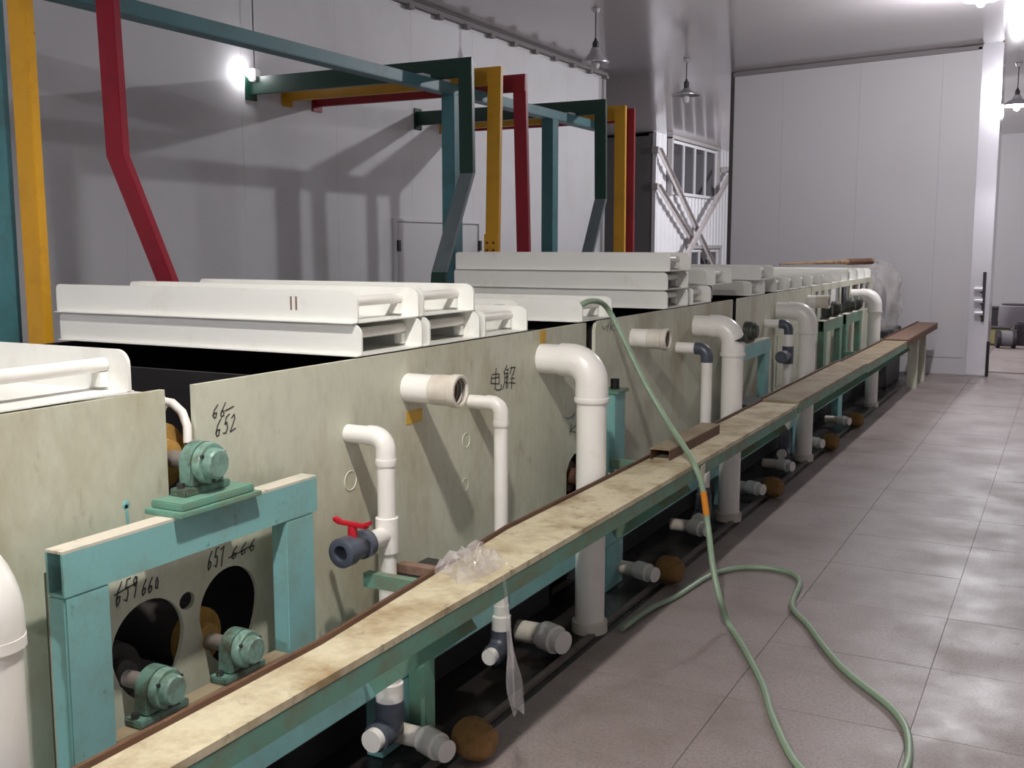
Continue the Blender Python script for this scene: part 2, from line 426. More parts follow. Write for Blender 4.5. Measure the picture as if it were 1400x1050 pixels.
# ================================================================ TANKS
XP = -1.87
ZT = 1.215
ZB = .40
def circ(cy, cz, ry, rz=None, n=28, tilt=0):
    rz = rz or ry
    return [(cy + ry * math.cos(2*math.pi*k/n) * math.cos(tilt) - rz * math.sin(2*math.pi*k/n) * math.sin(tilt),
             cz + ry * math.cos(2*math.pi*k/n) * math.sin(tilt) + rz * math.sin(2*math.pi*k/n) * math.cos(tilt)) for k in range(n)]
def tank(y0, y1, outline, label, holes=[]):
    e = thing('plating_tank', (-2.5, (y0 + y1) / 2, 0), label, 'tank', 'plating tanks in line')
    fp = plate('front_panel', outline, holes, XP, .016, 'panel', e)
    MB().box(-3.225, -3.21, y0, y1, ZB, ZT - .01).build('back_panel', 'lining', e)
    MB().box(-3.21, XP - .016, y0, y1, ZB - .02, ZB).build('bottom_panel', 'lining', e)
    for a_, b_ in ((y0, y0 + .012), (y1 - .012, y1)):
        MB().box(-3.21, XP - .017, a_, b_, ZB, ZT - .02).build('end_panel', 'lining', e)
    b = MB().box(-3.18, XP - .06, y0 + .02, y1 - .02, 0.0, ZB - .02)
    b.build('base_plinth', 'dark_steel', e)  # shade below the tanks put into the dark colour
    MB().box(XP - .06, XP - .045, y0 + .02, y1 - .02, .10, .13).build('base_rail', 'rail', e)
    return e, fp
T1, F1 = tank(.25, 1.44, [(.25, ZB), (1.47, ZB), (1.47, .87), (1.827, .87), (1.827, ZT), (.25, ZT + .004)], 'cream tank section beside the tall near pipe, left of the turquoise frame')
T2, F2 = tank(2.26, 4.08, [(1.925, .87), (2.215, .87), (2.215, ZB), (4.10, ZB), (4.10, .585), (4.13, .625), (4.18, .65), (4.30, .655), (4.30, ZT), (1.925, ZT)], 'cream tank section with handwritten characters and a valve pipe on its front')
T3, F3 = tank(4.40, 6.60, [(4.40, ZB), (6.60, ZB), (6.60, ZT), (4.45, ZT), (4.415, ZT - .01), (4.40, ZT - .04)], 'stained tank section behind the green hose crossing its front')
T4, F4 = tank(6.73, 8.88, [(6.73, ZB), (8.88, ZB), (8.88, ZT), (6.73, ZT)], 'cream tank section with a pipe that has a grey tee on it')
# far open section: top lath and uprights
e = thing('plating_tank', (-2.5, 10.4, 0), 'open-sided far tank section with pale uprights under a top lath', 'tank', 'plating tanks in line')
MB().box(XP - .016, XP, 8.92, 11.95, ZT - .045, ZT + .004).build('top_lath', 'panel', e)
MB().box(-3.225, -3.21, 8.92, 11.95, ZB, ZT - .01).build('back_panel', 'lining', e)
MB().box(-3.18, XP - .06, 8.94, 11.9, 0, ZB - .02).build('base_plinth', 'dark_steel', e)  # dark colour stands in for shade here as well
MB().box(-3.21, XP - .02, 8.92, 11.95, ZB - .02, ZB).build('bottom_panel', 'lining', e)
MB().box(XP - .016, XP, 8.92, 11.95, ZB, .9).build('front_panel', 'panel', e)
for i, (a_, w_, m_) in enumerate([(8.92, .14, 'panel'), (9.17, .12, 'panel'), (9.42, .16, 'panel'), (9.72, .2, 'tray'), (10.12, .07, 'panel'), (10.3, .16, 'dark_steel'), (10.62, .12, 'panel'), (10.9, .1, 'rust_dark'), (11.1, .08, 'tray'), (11.4, .1, 'panel'), (11.78, .17, 'panel')]):
    MB().box(XP - .016, XP - .001, a_, a_ + w_, .9, ZT - .046).build('upright', m_, e)
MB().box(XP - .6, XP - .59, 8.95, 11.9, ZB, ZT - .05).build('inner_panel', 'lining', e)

# --- handwriting, scored circles and tape on the panels
DIG = {'6': [[(.75, .95), (.35, .6), (.12, .25), (.3, .02), (.6, .12), (.62, .38), (.35, .42), (.15, .25)]],
       '5': [[(.85, .98), (.4, .95), (.28, .58), (.6, .6), (.7, .3), (.5, .04), (.15, .08)]],
       '9': [[(.7, .75), (.45, .95), (.2, .75), (.4, .52), (.68, .7), (.72, .9), (.62, .4), (.5, .0)]],
       '7': [[(.1, .9), (.8, .98), (.55, .5), (.4, .0)]],
       '0': [[(.5, .8), (.2, .55), (.25, .15), (.55, .08), (.75, .45), (.5, .8)]],
       '2': [[(.15, .75), (.5, .95), (.7, .7), (.4, .3), (.1, .05), (.85, .12)]],
       '-': [[(-.4, .45), (1.0, .62)]],
       'D': [[(.2, .75), (.2, .35), (.8, .35), (.8, .75), (.2, .75)], [(.2, .55), (.8, .55)], [(.5, 1), (.5, .15), (.7, .02), (.98, .08), (1.0, .25)]],
       'J': [[(.2, 1), (.05, .75)], [(.15, .9), (.4, .9), (.32, .75)], [(.08, .72), (.1, .3), (.0, .0)], [(.08, .72), (.42, .7), (.42, .05)], [(.1, .5), (.42, .5)], [(.1, .3), (.42, .3)], [(.25, .7), (.25, .05)],
             [(.55, .92), (.9, .92), (.85, .65)], [(.7, .92), (.55, .65)], [(.58, .45), (.98, .48)], [(.52, .25), (1.0, .25)], [(.76, .6), (.76, .0)]],
       'v': [[(.1, .7), (.3, .4), (.9, .75)], [(.9, .95), (.7, .2)]],
       'k': [[(.3, .95), (.25, .1)], [(.9, .8), (.3, .45), (.9, .1)]]}
def writing(text, panel, p0, p1, h, xf=XP, wdt=.0029, slant=.12, rise=0.0):
    """p0,p1: (y,z) of the start and end of the base line on the panel"""
    mb = MB(); n = len(text); x = xf + .0006; rj = random.Random(len(text) * 7 + int(p0[0] * 100))
    for i, ch in enumerate(text):
        if ch == ' ': continue
        for st in DIG[ch]:
            pts = []
            for (u, v) in st:
                u += rj.uniform(-.07, .07); v += rj.uniform(-.05, .05)
                t = (i + u * .85) / n
                pts.append(Vector((x, p0[0] + (p1[0] - p0[0]) * t + slant * v * h, p0[1] + (p1[1] - p0[1]) * t + v * h)))
            for a_, b_ in zip(pts, pts[1:]):
                d = (b_ - a_)
                if d.length < 1e-5: continue
                d.normalize(); side = Vector((1, 0, 0)).cross(d) * (wdt * .5)
                mb.bar(a_ - d * wdt * .3, b_ + d * wdt * .3, side, (.0006, 0, 0))
    return mb.build('handwriting', 'ink', panel)
def W(px, py, x=XP): p = P(px, py, x=x); return (p.y, p.z)
writing('66-', F2, W(290, 573), W(320, 567), .036)
writing('652', F2, W(294, 599), W(324, 588), .048)
writing('DJ', F2, W(668, 537), W(706, 530), .088, wdt=.0042)
writing('v', F2, W(771, 580), W(790, 574), .04)
writing('k', F2, W(775, 597), W(792, 592), .05)
writing('v', F3, W(822, 457), W(834, 455), .05)
writing('k', F3, W(831, 455), W(842, 453), .05, wdt=.003)
a_ = P(1058, 432, x=XP); b_ = P(1096, 432, x=XP)
cv = MB().box(XP + .001, XP + .012, a_.y, b_.y, .47, .96).build('cover_plate', 'panel', F4, bevel=.002)
MB().box(XP + .0125, XP + .017, a_.y + .06, b_.y - .06, .53, .90).build('raised_field', 'panel', cv, bevel=.002)
def ringmark(px, py, r, panel):
    c = P(px, py, x=XP); mb = MB()
    pts = [(XP + .0008, c.y + r * math.cos(2*math.pi*k/32), c.z + r * math.sin(2*math.pi*k/32)) for k in range(33)]
    mb.sweep(pts, .0016, 6); return mb.build('scored_circle', 'scored', panel)
ringmark(479, 657, .029, F2); ringmark(637, 602, .026, F2); ringmark(636, 662, .022, F2); ringmark(637, 762, .014, F2)
def tape(px0, py0, px1, py1, panel, m='tape'):
    a_ = P(px0, py0, x=XP); b_ = P(px1, py1, x=XP)
    MB().box(XP + .0002, XP + .0015, a_.y, b_.y, b_.z, a_.z).build('tape', m, panel)
tape(555, 563, 577, 575, F2); tape(738, 452, 746, 468, F2)
# paint drip on the near panel
c = P(172, 690, x=XP)
MB().lathe((XP + .0002, c.y, c.z), (1, 0, 0), [(0, .011), (.0012, .009)], 14).bar((XP + .0008, c.y, c.z), (XP + .0008, c.y + .004, c.z - .06), (0, .004, 0), (.0006, 0, 0)).build('paint_drip', 'turquoise', F1)

# ================================================================ TURQUOISE ROLLER FRAME + HOLED PANEL + BEARINGS
XF0, XF1 = -1.80, -1.75
def roller_frame(label):
    e = thing('roller_stand', (-1.775, 1.82, 0), label, 'frame', 'turquoise roller frames')
    fr = MB()     # open rectangular tube
    y0, y1, z0, z1, t = 1.42, 2.235, .848, .944, .006
    fr.box(XF0, XF1, y0, y1, z0, z0 + t).box(XF0, XF0 + t, y0, y1, z0 + t, z1 - t).box(XF1 - t, XF1, y0, y1, z0 + t, z1 - t)
    fr.box(XF0 + t, XF1 - t, y1 - t, y1, z0 + t, z1 - t)
    b = fr.build('top_beam', 'turquoise', e)
    MB().box(XF0, XF1, y0, y1, z1 - t, z1).build('dusty_top', 'turquoise_top', b)
    for a_, b_ in ((1.42, 1.535), (2.105, 2.22)):
        MB().box(XF0, XF1, a_, b_, .402, z0).build('post', 'turquoise', e, bevel=.004)
    MB().box(XF0, XF1, 1.535, 2.105, .41, .496).build('lower_beam', 'board_far', e, bevel=.003)
    return e
RF = roller_frame('turquoise tube frame around the panel with two holes')
for dy, lb in ((4.87, 'turquoise tube frame between the pipe elbows and the grey tee pipe'), (7.44, 'turquoise tube frame under the far uprights')):
    far_ = copy_tree(RF, off=(0, dy, 0), label=lb)
    if dy > 6: FAR_STANDS = [far_]
FAR_STANDS.append(copy_tree(RF, off=(0, 8.42, 0), label='turquoise tube frame beside the last elbow pipe'))
for st in FAR_STANDS:          # darker, greener paint on the two far stands
    for c in st.children:
        c.material_slots[0].link = 'OBJECT'; c.material_slots[0].material = MATS['turquoise_dirty']

def egg(cy, cz, ry, zt, zb, sk=0.0, n=36):
    o = []
    for k in range(n):
        a_ = 2 * math.pi * k / n; s_ = math.sin(a_)
        o.append((cy + ry * math.cos(a_) * (1 - .12 * max(0, -s_)) + sk * s_, cz + (zt if s_ > 0 else zb) * s_))
    return o
HP = thing('holed_panel', (XP, 1.84, .4), 'cream panel with two dark egg-shaped holes inside the turquoise frame', 'panel')
hp = plate('plate', [(1.475, .405), (2.21, .405), (2.21, .866), (1.475, .866)], [egg(1.742, .625, .112, .105, .135), egg(2.015, .63, .108, .105, .15), circ(1.868, .690, .026, .022, 16)], XP + .004, .012, 'panel', HP)
XH = XP + .004
writing('659', hp, W(157, 830, XH), W(190, 813, XH), .052, XH)
writing('-', hp, W(165, 815, XH), W(190, 802, XH), .02, XH)
writing('660', hp, W(193, 815, XH), W(219, 804, XH), .036, XH)
writing('657', hp, W(283, 780, XH), W(308, 771, XH), .048, XH)
writing('666', hp, W(315, 766, XH), W(352, 750, XH), .032, XH)
writing('-', hp, W(322, 766, XH), W(350, 753, XH), .03, XH)

def bearing(y, zc, x0, label, r=.047, group='bearing blocks on the frames', mh='bearing', mc='bearing_cap'):
    """pillow block facing +X, sitting with its foot at zc-.07; x0 = rear face"""
    zf = zc - .07
    e = thing('bearing_block', (x0 + .04, y, zf), label, 'bearing', group)
    MB().box(x0, x0 + .05, y - .075, y + .075, zf, zf + .018).build('foot', mh, e, bevel=.003)
    pts = [(x0 + .004, y - .05, zf + .018), (x0 + .004, y + .05, zf + .018)]
    pts += [(x0 + .004, y + r * math.cos(a_), zc + r * math.sin(a_)) for a_ in [math.pi * k / 12 for k in range(13)]]
    MB().prism(pts, (.042, 0, 0)).build('housing', mh, e, bevel=.004)
    c = MB().lathe((x0 + .046, y, zc), (1, 0, 0), [(0, r * .98), (.014, r * .98), (.02, r * .92), (.02, r * .74), (.036, r * .72), (.041, r * .62)], 26).build('cap', mc, e)
    for k in range(3):
        a_ = 2 * math.pi * k / 3 + .5
        MB().cyl((x0 + .06, y + r * .84 * math.cos(a_), zc + r * .84 * math.sin(a_)), (x0 + .07, y + r * .84 * math.cos(a_), zc + r * .84 * math.sin(a_)), .005, n=6).build('bolt', 'dark_steel', c)
    for s_ in (-1, 1):
        MB().cyl((x0 + .025, y + s_ * .064, zf + .018), (x0 + .025, y + s_ * .064, zf + .03), .009, n=6).build('foot_bolt', 'dark_steel', e)
    return e
def roller(y, zc, x1, label, rr=.07, m='felt', shaft=.02, group='rollers across the tanks'):
    e = thing('roller', (x1 - .6, y, zc), label, 'roller', group)
    MB().cyl((-3.1, y, zc), (x1, y, zc), shaft, n=14).build('shaft', 'rail', e)
    MB().lathe((-3.05, y, zc), (1, 0, 0), [(0, rr), (3.05 + x1 - .12, rr)], 24).build('sleeve', 'rubber', e)
    MB().lathe((x1 - .118, y, zc), (1, 0, 0), [(0, rr * .98), (.02, rr * .98), (.022, rr * .55), (.05, rr * .5), (.055, shaft * 1.05)], 24).build('end_disc', m, e)
    return e
XB = -1.80
bearing(1.672, .566, XB, 'bearing block before the hole with the dark roller disc')
roller(1.672, .566, XB - .002, 'roller behind the hole marked 659 with a dark end disc', .075, 'rubber')
bearing(1.938, .566, XB, 'bearing block before the hole with the tan felt roller disc')
roller(1.938, .566, XB - .002, 'roller behind the hole marked 657 with a tan felt end disc', .08, 'felt')
# upper bearing with its base plate
bp = thing('bearing_plate', (-1.78, 1.855, .944), 'turquoise mounting plate on top of the near frame', 'plate')
MB().box(-1.84, -1.725, 1.72, 1.99, .944, .956).build('lower_plate', 'turquoise_dirty', bp, bevel=.002)
MB().box(-1.835, -1.735, 1.735, 1.975, .956, .974).build('upper_plate', 'turquoise_dirty', bp, bevel=.003)
bearing(1.86, 1.044, -1.825, 'bearing block on top of the near frame in the panel gap', .050)
roller(1.86, 1.044, -1.828, 'roller in the panel gap with a tan felt end disc', .085, 'felt')
e = thing('roller_guard', (-1.93, 1.89, 1.0), 'white bent pipe end curling over the roller in the panel gap', 'pipe')
MB().cyl((-2.25, 1.90, 1.163), (-1.965, 1.90, 1.163), .028, n=18).build('pipe', 'pvc', e)
pts = [(-1.965, 1.935, 1.172), (-1.93, 1.94, 1.168), (-1.90, 1.94, 1.148), (-1.885, 1.94, 1.115), (-1.88, 1.935, 1.075)]
MB().sweep([(a_ - .0, b_ - .03, c_) for a_, b_, c_ in pts], .011, 12).build('bend', 'pvc', e)
# further bearings
bearing(4.205, .545, XB, 'bearing block in the notch of the tank behind the big elbow pipe')
roller(4.205, .545, XB - .002, 'roller behind the notch near the big elbow pipe', .07, 'rust_dark')
e = thing('bearing_ledge', (-1.79, 4.2, 0), 'dirty turquoise ledge carrying the bearing in the notch', 'ledge')
MB().box(-1.86, -1.735, 4.08, 4.34, .43, .475).build('shelf', 'turquoise_dirty', e, bevel=.003)
MB().box(-1.82, -1.77, 4.1, 4.16, .402, .43).build('post', 'turquoise_dirty', e)
e = thing('frame_post', (-1.775, 4.44, 0), 'dark turquoise post standing just behind the big elbow pipe', 'post')
MB().box(-1.81, -1.75, 4.345, 4.475, .402, .90).build('upright', 'turquoise', e, bevel=.004)
MB().box(-1.83, -1.735, 4.34, 4.48, .90, .915).build('cap_plate', 'turquoise_dirty', e, bevel=.002)
MB().cyl((-1.78, 4.42, .915), (-1.78, 4.42, .96), .02, n=12).build('stud', 'black', e)
bearing(4.56, .49, XB + .01, 'dirty bearing block low beside the dark turquoise post', .04)
for y, lb in ((6.68, 'bearing block on the frame between the pipe elbows'), (9.08, 'bearing block on the frame under the first far uprights'), (9.46, 'bearing block on the frame near the pale upright'), (10.15, 'bearing block on the frame by the dark upright'), (10.5, 'bearing block on the frame behind the last elbow pipe')):
    bearing(y, 1.015, -1.815, lb, .06, mh='bearing_dark', mc='bearing_dark')

# ================================================================ PIPES
def arc(c, r, a0, a1, n, y):
    """arc in the XZ plane"""
    return [(c[0] + r * math.cos(a0 + (a1 - a0) * k / n), y, c[1] + r * math.sin(a0 + (a1 - a0) * k / n)) for k in range(n + 1)]
def elbow_pipe(label, y, z, xv, r, zb, mp='pvc', me='pvc', ring=True, group='elbow pipes on the tank fronts', foot=None):
    """horizontal pipe out of the tank front, elbow, then straight down to zb"""
    e = thing('elbow_pipe', (xv, y, max(zb, 0)), label, 'pipe', group)
    br = r * 1.5
    MB().cyl((XP + .001, y, z), (xv - br, y, z), r, n=22).build('inlet_pipe', mp, e)
    el = MB().sweep([(xv - br - r * .7, y, z)] + arc((xv - br, z - br), br, math.pi / 2, 0, 10, y) + [(xv, y, z - br - r * .9)], r * 1.1, 22)
    el = el.build('elbow', me, e)
    if ring:
        MB().lathe((xv, y, z - br - r * .9), (0, 0, -1), [(0, r * 1.12), (.0, r * 1.17), (.012, r * 1.19), (.02, r * 1.12)], 22).build('rim', me, el)
    MB().cyl((xv, y, zb), (xv, y, z - br), r, n=22).build('down_pipe', mp, e)
    return e
XV = -1.648; RB = .06; RS = .031
# big elbow pipes
for y, z, lb, mp in ((3.85, 1.10, 'large white elbow pipe running from the handwritten tank to the floor', 'pvc'),
                     (5.84, 1.10, 'large white elbow pipe with a chipped elbow beside the thin grey-elbow pipe', 'pvc'),
                     (7.76, 1.085, 'large pale elbow pipe next to the pipe with a grey tee', 'pvc'),
                     (10.72, 1.075, 'large white elbow pipe of the far open tank section', 'pvc')):
    e = elbow_pipe(lb, y, z, XV, RB, 0.0, mp=mp, me=mp)
    MB().lathe((XV, y, 0), (0, 0, 1), [(0, RB * 1.22), (.045, RB * 1.2), (.05, RB * 1.02)], 22).build('floor_collar', 'pvc_old', e)
    if y == 5.84:
        el = [c for c in e.children if c.name.startswith('elbow')][0]
        c = P(1014, 463, y=5.84 - .045)
        MB().prism([(c.x - .035, c.y - .022, c.z - .012), (c.x + .03, c.y - .02, c.z - .018), (c.x + .02, c.y - .02, c.z + .03), (c.x + .004, c.y - .022, c.z + .006)], (0, .03, 0)).build('chip', 'black', el)
# near pipe at the edge of the frame
e = thing('elbow_pipe', (-1.648, 1.14, 0), 'tall white pipe rising before the nearest tank panel', 'pipe', 'elbow pipes on the tank fronts')
yN = 1.172
MB().cyl((XV, yN, 0), (XV, yN, .89), RB * .95, n=22).build('down_pipe', 'pvc', e)
MB().sweep([(XP + .001, yN, .985), (-1.75, yN, .985)] + arc((-1.735, .898), .087, math.pi / 2, 0, 8, yN) + [(XV, yN, .87)], RB * 1.05, 20).build('elbow', 'pvc', e)
MB().lathe((XV, yN, .87), (0, 0, -1), [(0, RB * 1.07), (.02, RB * 1.08), (.022, RB * .96)], 22).build('rim', 'pvc', e)

# stubs
def stub(label, y, z, r, x1):
    e = thing('pipe_stub', (XP, y, z), label, 'pipe', 'open pipe stubs on the tank fronts')
    MB().cyl((XP + .001, y, z), (x1 - .085, y, z), r, n=24).build('pipe', 'pvc', e)
    s_ = MB().lathe((x1 - .10, y, z), (1, 0, 0), [(0, r * 1.0), (.002, r * 1.04), (.07, r * 1.06), (.074, r * 1.13), (.098, r * 1.13), (.1, r * 1.08), (.1, r * .92), (.04, r * .88), (.03, r * .1)], 26).build('socket', 'pvc_old', e)
    th = MB()
    for k in range(4):
        th.lathe((x1 - .02 - k * .014, y, z), (1, 0, 0), [(0, r * .91), (.005, r * .84), (.01, r * .9)], 24, cap=False)
    th.lathe((x1 - .062, y, z), (1, 0, 0), [(0, r * .87), (.004, r * .87)], 24)
    th.build('thread', 'rail', s_)
    return e
stub('open white pipe stub above the yellow tape', 2.868, 1.097, .047, -1.672)
stub('open white pipe stub beside the green hose', 4.86, 1.106, .046, -1.685)

stub('open white pipe stub before the first far uprights', 8.78, 1.105, .05, -1.70)
# thin pipe with ball valve
y, z, xv = 2.54, 1.0, -1.735
e = elbow_pipe('thin white elbow pipe with a grey ball valve and red handle', y, z, xv, .027, .15, ring=True)
MB().lathe((xv, y, .655), (0, 0, 1), [(0, .031), (.002, .034), (.105, .034), (.107, .031)], 20).build('tee', 'pvc', e)
MB().cyl((xv, y, .71), (xv, y - .10, .71), .027, n=18).build('branch_pipe', 'pvc', e)
vb = MB().lathe((xv, y - .10, .71), (0, -1, 0), [(0, .03), (.004, .041), (.032, .041), (.034, .034), (.05, .036), (.085, .036), (.088, .042), (.125, .042), (.128, .036), (.128, .022), (.08, .02)], 24).build('ball_valve', 'grey_pvc', e)
hd = MB().cyl((xv, y - .17, .74), (xv, y - .17, .775), .014, n=12)
hd.bar((xv - .052, y - .17, .782), (xv + .052, y - .17, .778), (0, .009, 0), (0, 0, .006)).bar((xv - .062, y - .17, .79), (xv - .04, y - .17, .782), (0, .011, 0), (0, 0, .006)).bar((xv + .04, y - .17, .782), (xv + .062, y - .17, .79), (0, .011, 0), (0, 0, .006))
hd.build('valve_handle', 'valve_red', vb, bevel=.003)
MB().lathe((xv, y, .30), (0, 0, 1), [(0, .028), (0, .034), (.05, .034), (.05, .028)], 20).build('coupling', 'pvc', e)
MB().lathe((xv, y, .20), (0, 0, 1), [(0, .04), (.002, .042), (.055, .042), (.06, .036), (.10, .036), (.10, .028)], 20).build('reducer', 'pvc', e)
ge = MB().sweep([(xv, y, .202), (xv, y, .165)] + [(xv, y - .04 + .04 * math.cos(t), .15 - .04 * math.sin(t)) for t in (0.2, .6, 1.0, 1.4)] + [(xv, y - .075, .11)], .043, 18).build('bottom_elbow', 'grey_pvc', e)
MB().lathe((xv, y - .07, .11), (0, -1, 0), [(0, .034), (.03, .034)], 18).build('end_cap', 'pvc', ge)

def thin_pipe(label, y, z, xv, r, zb, grey_top=False, tee=None):
    e = elbow_pipe(label, y, z, xv, r, zb, me='grey_pvc' if grey_top else 'pvc', ring=not grey_top)
    MB().lathe((xv, y, zb + .02), (0, 0, 1), [(0, r * 1.4), (.06, r * 1.4), (.065, r * 1.15), (.10, r * 1.12)], 18).build('reducer', 'pvc' if not grey_top else 'grey_pvc', e)
    ge = MB().sweep([(xv, y, zb + .03), (xv, y, zb - .005), (xv, y - .015, zb - .03), (xv, y - .04, zb - .045), (xv, y - .07, zb - .045)], r * 1.5, 18).build('bottom_elbow', 'grey_pvc', e)
    MB().lathe((xv, y - .065, zb - .045), (0, -1, 0), [(0, r * 1.15), (.03, r * 1.15)], 18).build('end_cap', 'pvc', ge)
    if tee:
        t_ = MB().lathe((xv, y, tee - .06), (0, 0, 1), [(0, r * 1.35), (.12, r * 1.35)], 18).build('tee', 'grey_pvc', e)
        MB().lathe((xv, y, tee), (0, -1, 0), [(0, r * 1.1), (.10, r * 1.1), (.105, r * 1.4), (.2, r * 1.4)], 18).build('tee_branch', 'grey_pvc', t_)
    return e
thin_pipe('thin white elbow pipe between the taped stub and the large elbow pipe', 3.27, 1.0, -1.745, .025, .15)
thin_pipe('thin white pipe with a grey elbow behind the green hose', 5.53, 1.003, -1.70, .03, .13, True)
thin_pipe('thin white pipe with a grey elbow and a grey tee halfway down', 7.42, 1.012, -1.705, .029, .16, True, tee=.80)

# drain stubs and tan foam plugs at floor level
def drain(y, x, label, lb2, s=1.0):
    e = thing('drain_stub', (x, y, 0), label, 'pipe', 'drain stubs under the ledge')
    MB().sweep([(x - .16, y, .07), (x - .06, y, .07), (x - .03, y - .01, .07)], .032 * s, 16).build('pipe', 'pvc_old', e)
    MB().lathe((x - .05, y, .07), (.75, -.3, 0), [(0, .036 * s), (.002, .042 * s), (.07, .042 * s), (.075, .034 * s), (.11, .034 * s)], 18).build('coupling', 'pvc', e)
    if lb2:
        yc, xc = y + .075, x + .07
        mb = MB()
        for i in range(9):
            pass
        prof = [(.0, .03), (.015, .055), (.05, .066), (.09, .062), (.12, .045), (.13, .01)]
        mb.lathe((xc - .05, yc + .01, .067), (.9, -.2, 0), prof, 18)
        o = mb.build('foam_plug', 'foam', origin=(xc, yc, 0))
        for v in o.data.vertices:
            n = (math.sin(v.co.x * 90 + y) + math.sin(v.co.y * 110) + math.sin(v.co.z * 100)) * .003
            v.co.y += n; v.co.z = max(.0, v.co.z + n * .5)
        tag(o, lb2, 'plug', 'tan foam plugs at floor level')
drain(2.60, -1.60, 'white drain stub at the foot of the thin valve pipe', 'tan foam plug on the floor nearest the valve pipe')
drain(3.55, -1.66, 'white capped drain stub at the foot of the large elbow pipe', None, 1.3)
drain(4.5, -1.64, 'white drain stub beneath the open stub by the hose', 'tan foam plug on the floor beneath the short steel channel')
drain(5.35, -1.66, 'white drain stub at the foot of the thin grey-elbow pipe', None)
drain(6.42, -1.64, 'white drain stub beyond the chipped elbow pipe', 'tan foam plug on the floor beyond the chipped elbow pipe')
drain(7.2, -1.64, 'white drain stub at the foot of the grey tee pipe', None)
drain(8.15, -1.63, 'white drain stub beyond the pale elbow pipe', 'tan foam plug on the floor beyond the pale elbow pipe')
drain(9.3, -1.64, 'white drain stub under the far open section', 'tan foam plug on the floor under the far open section')
# floor rail
o = MB().box(-1.625, -1.60, 1.0, 12.5, -.002, .012).build('floor_rail', 'rail', origin=(-1.61, 6, 0))
tag(o, 'thin steel rail on the dark floor under the ledge', 'rail')

# ================================================================ LEDGE IN FRONT
XA, XB_, ZC = -1.575, -1.36, .635
tr1 = thing('pipe_ledge', (-1.47, 4, 0), 'long ledge with a dirty cream top board and turquoise lip along the tanks', 'ledge')
def back_x(y): return XA + max(0.0, min(1.0, (3.0 - y) / 1.1)) * .09
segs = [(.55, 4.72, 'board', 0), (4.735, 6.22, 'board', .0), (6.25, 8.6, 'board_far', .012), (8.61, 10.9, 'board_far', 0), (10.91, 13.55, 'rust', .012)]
for y0, y1, m_, dz in segs:
    ys = [y0] + [v for v in (1.9, 2.45, 3.0) if y0 < v < y1] + [y1]
    zb_ = ZC - .018 + dz
    b = MB().prism([(XB_, y0, zb_), (XB_, y1, zb_)] + [(back_x(v), v, zb_) for v in reversed(ys)], (0, 0, .018)).build('top_board', m_, tr1)
    MB().box(XB_ - .012, XB_ - .001, y0, y1, ZC - .07 + dz, ZC - .0185 + dz).build('front_lip', 'turquoise_dirty' if m_ != 'rust' else 'rust_dark', b)
    MB().prism([(back_x(v) - .001, v, ZC - .05 + dz) for v in ys] + [(back_x(v) - .011, v, ZC - .05 + dz) for v in reversed(ys)], (0, 0, .062)).build('back_rim', 'rust_dark', b)
sb = thing('side_beam', (-1.8, 6, 0), 'turquoise side beam on dark legs low along the tank fronts', 'beam')
for y0, y1 in ((.55, 4.09), (4.11, 8.6), (8.62, 12.1)):
    MB().box(-1.835, -1.768, y0, y1, .21, .40).build('beam', 'turquoise', sb, bevel=.004)
for y in (.9, 2.65, 4.42, 6.25, 8.05, 9.8, 11.6):
    MB().box(-1.83, -1.77, y - .10, y + .10, 0, .21).build('leg', 'turquoise', sb, bevel=.003)
for i, y in enumerate((1.0, 2.44, 4.30, 6.05, 8.2, 9.76, 11.3)):
    MB().bar((-1.735, y, .29), (-1.40, y, .545), (0, .004, 0), (-.022, 0, .03)).build('brace_plate', 'turquoise_dirty', tr1)
    MB().box(-1.755, -1.375, y + .005, y + .035, ZC - .06, ZC - .0185).build('bracket', 'turquoise_dirty', tr1)
for y in (12.3, 13.0):
    MB().box(-1.52, -1.42, y - .05, y + .05, 0, ZC - .008).build('leg', 'panel', tr1, bevel=.003)
# short steel C-channel lying on the board
e = thing('steel_channel', (-1.53, 4.6, ZC + .014), 'short dark steel channel offcut lying on the ledge', 'channel')
a_ = Vector((-1.52, 4.30, ZC + .002)); b_ = Vector((-1.525, 5.05, ZC + .002))
sd = Vector((1, 0, 0)) * .045; h2 = Vector((0, 0, 1))
MB().bar(a_ + h2 * .045, b_ + h2 * .045, sd, h2 * .003).build('web', 'board_far', e)
for s_ in (-1, 1):
    MB().bar(a_ + sd * s_ * .95 + h2 * .021, b_ + sd * s_ * .95 + h2 * .021, sd * .05, h2 * .021).build('flange', 'rust_dark', e)
o = MB().prism([(-1.74, 6.02, .628), (-1.59, 6.02, .628), (-1.59, 6.4, .628), (-1.72, 6.36, .628)], (0, 0, .012)).build('steel_plate', 'dark_steel', origin=(-1.66, 6.2, .628))
tag(o, 'dark steel plate bridging tank and ledge at the board joint', 'plate')
# wooden batten beside the thin pipe
q = P(575, 785, x=-1.72)
o = MB().box(-1.76, -1.61, 2.62, 2.66, .57, .595).build('wood_batten', 'rust', origin=(-1.7, 2.64, .57)); tag(o, 'small reddish wooden batten between tank and ledge', 'batten')
e = thing('ledge_bracket', (-1.7, 2.72, 0), 'turquoise bracket box between tank and ledge', 'bracket')
MB().box(-1.76, -1.60, 2.615, 2.80, .47, .569).build('box_section', 'dark_steel', e, bevel=.004)
MB().box(-1.758, -1.70, 2.68, 2.74, 0, .47).build('post', 'turquoise_dirty', e)

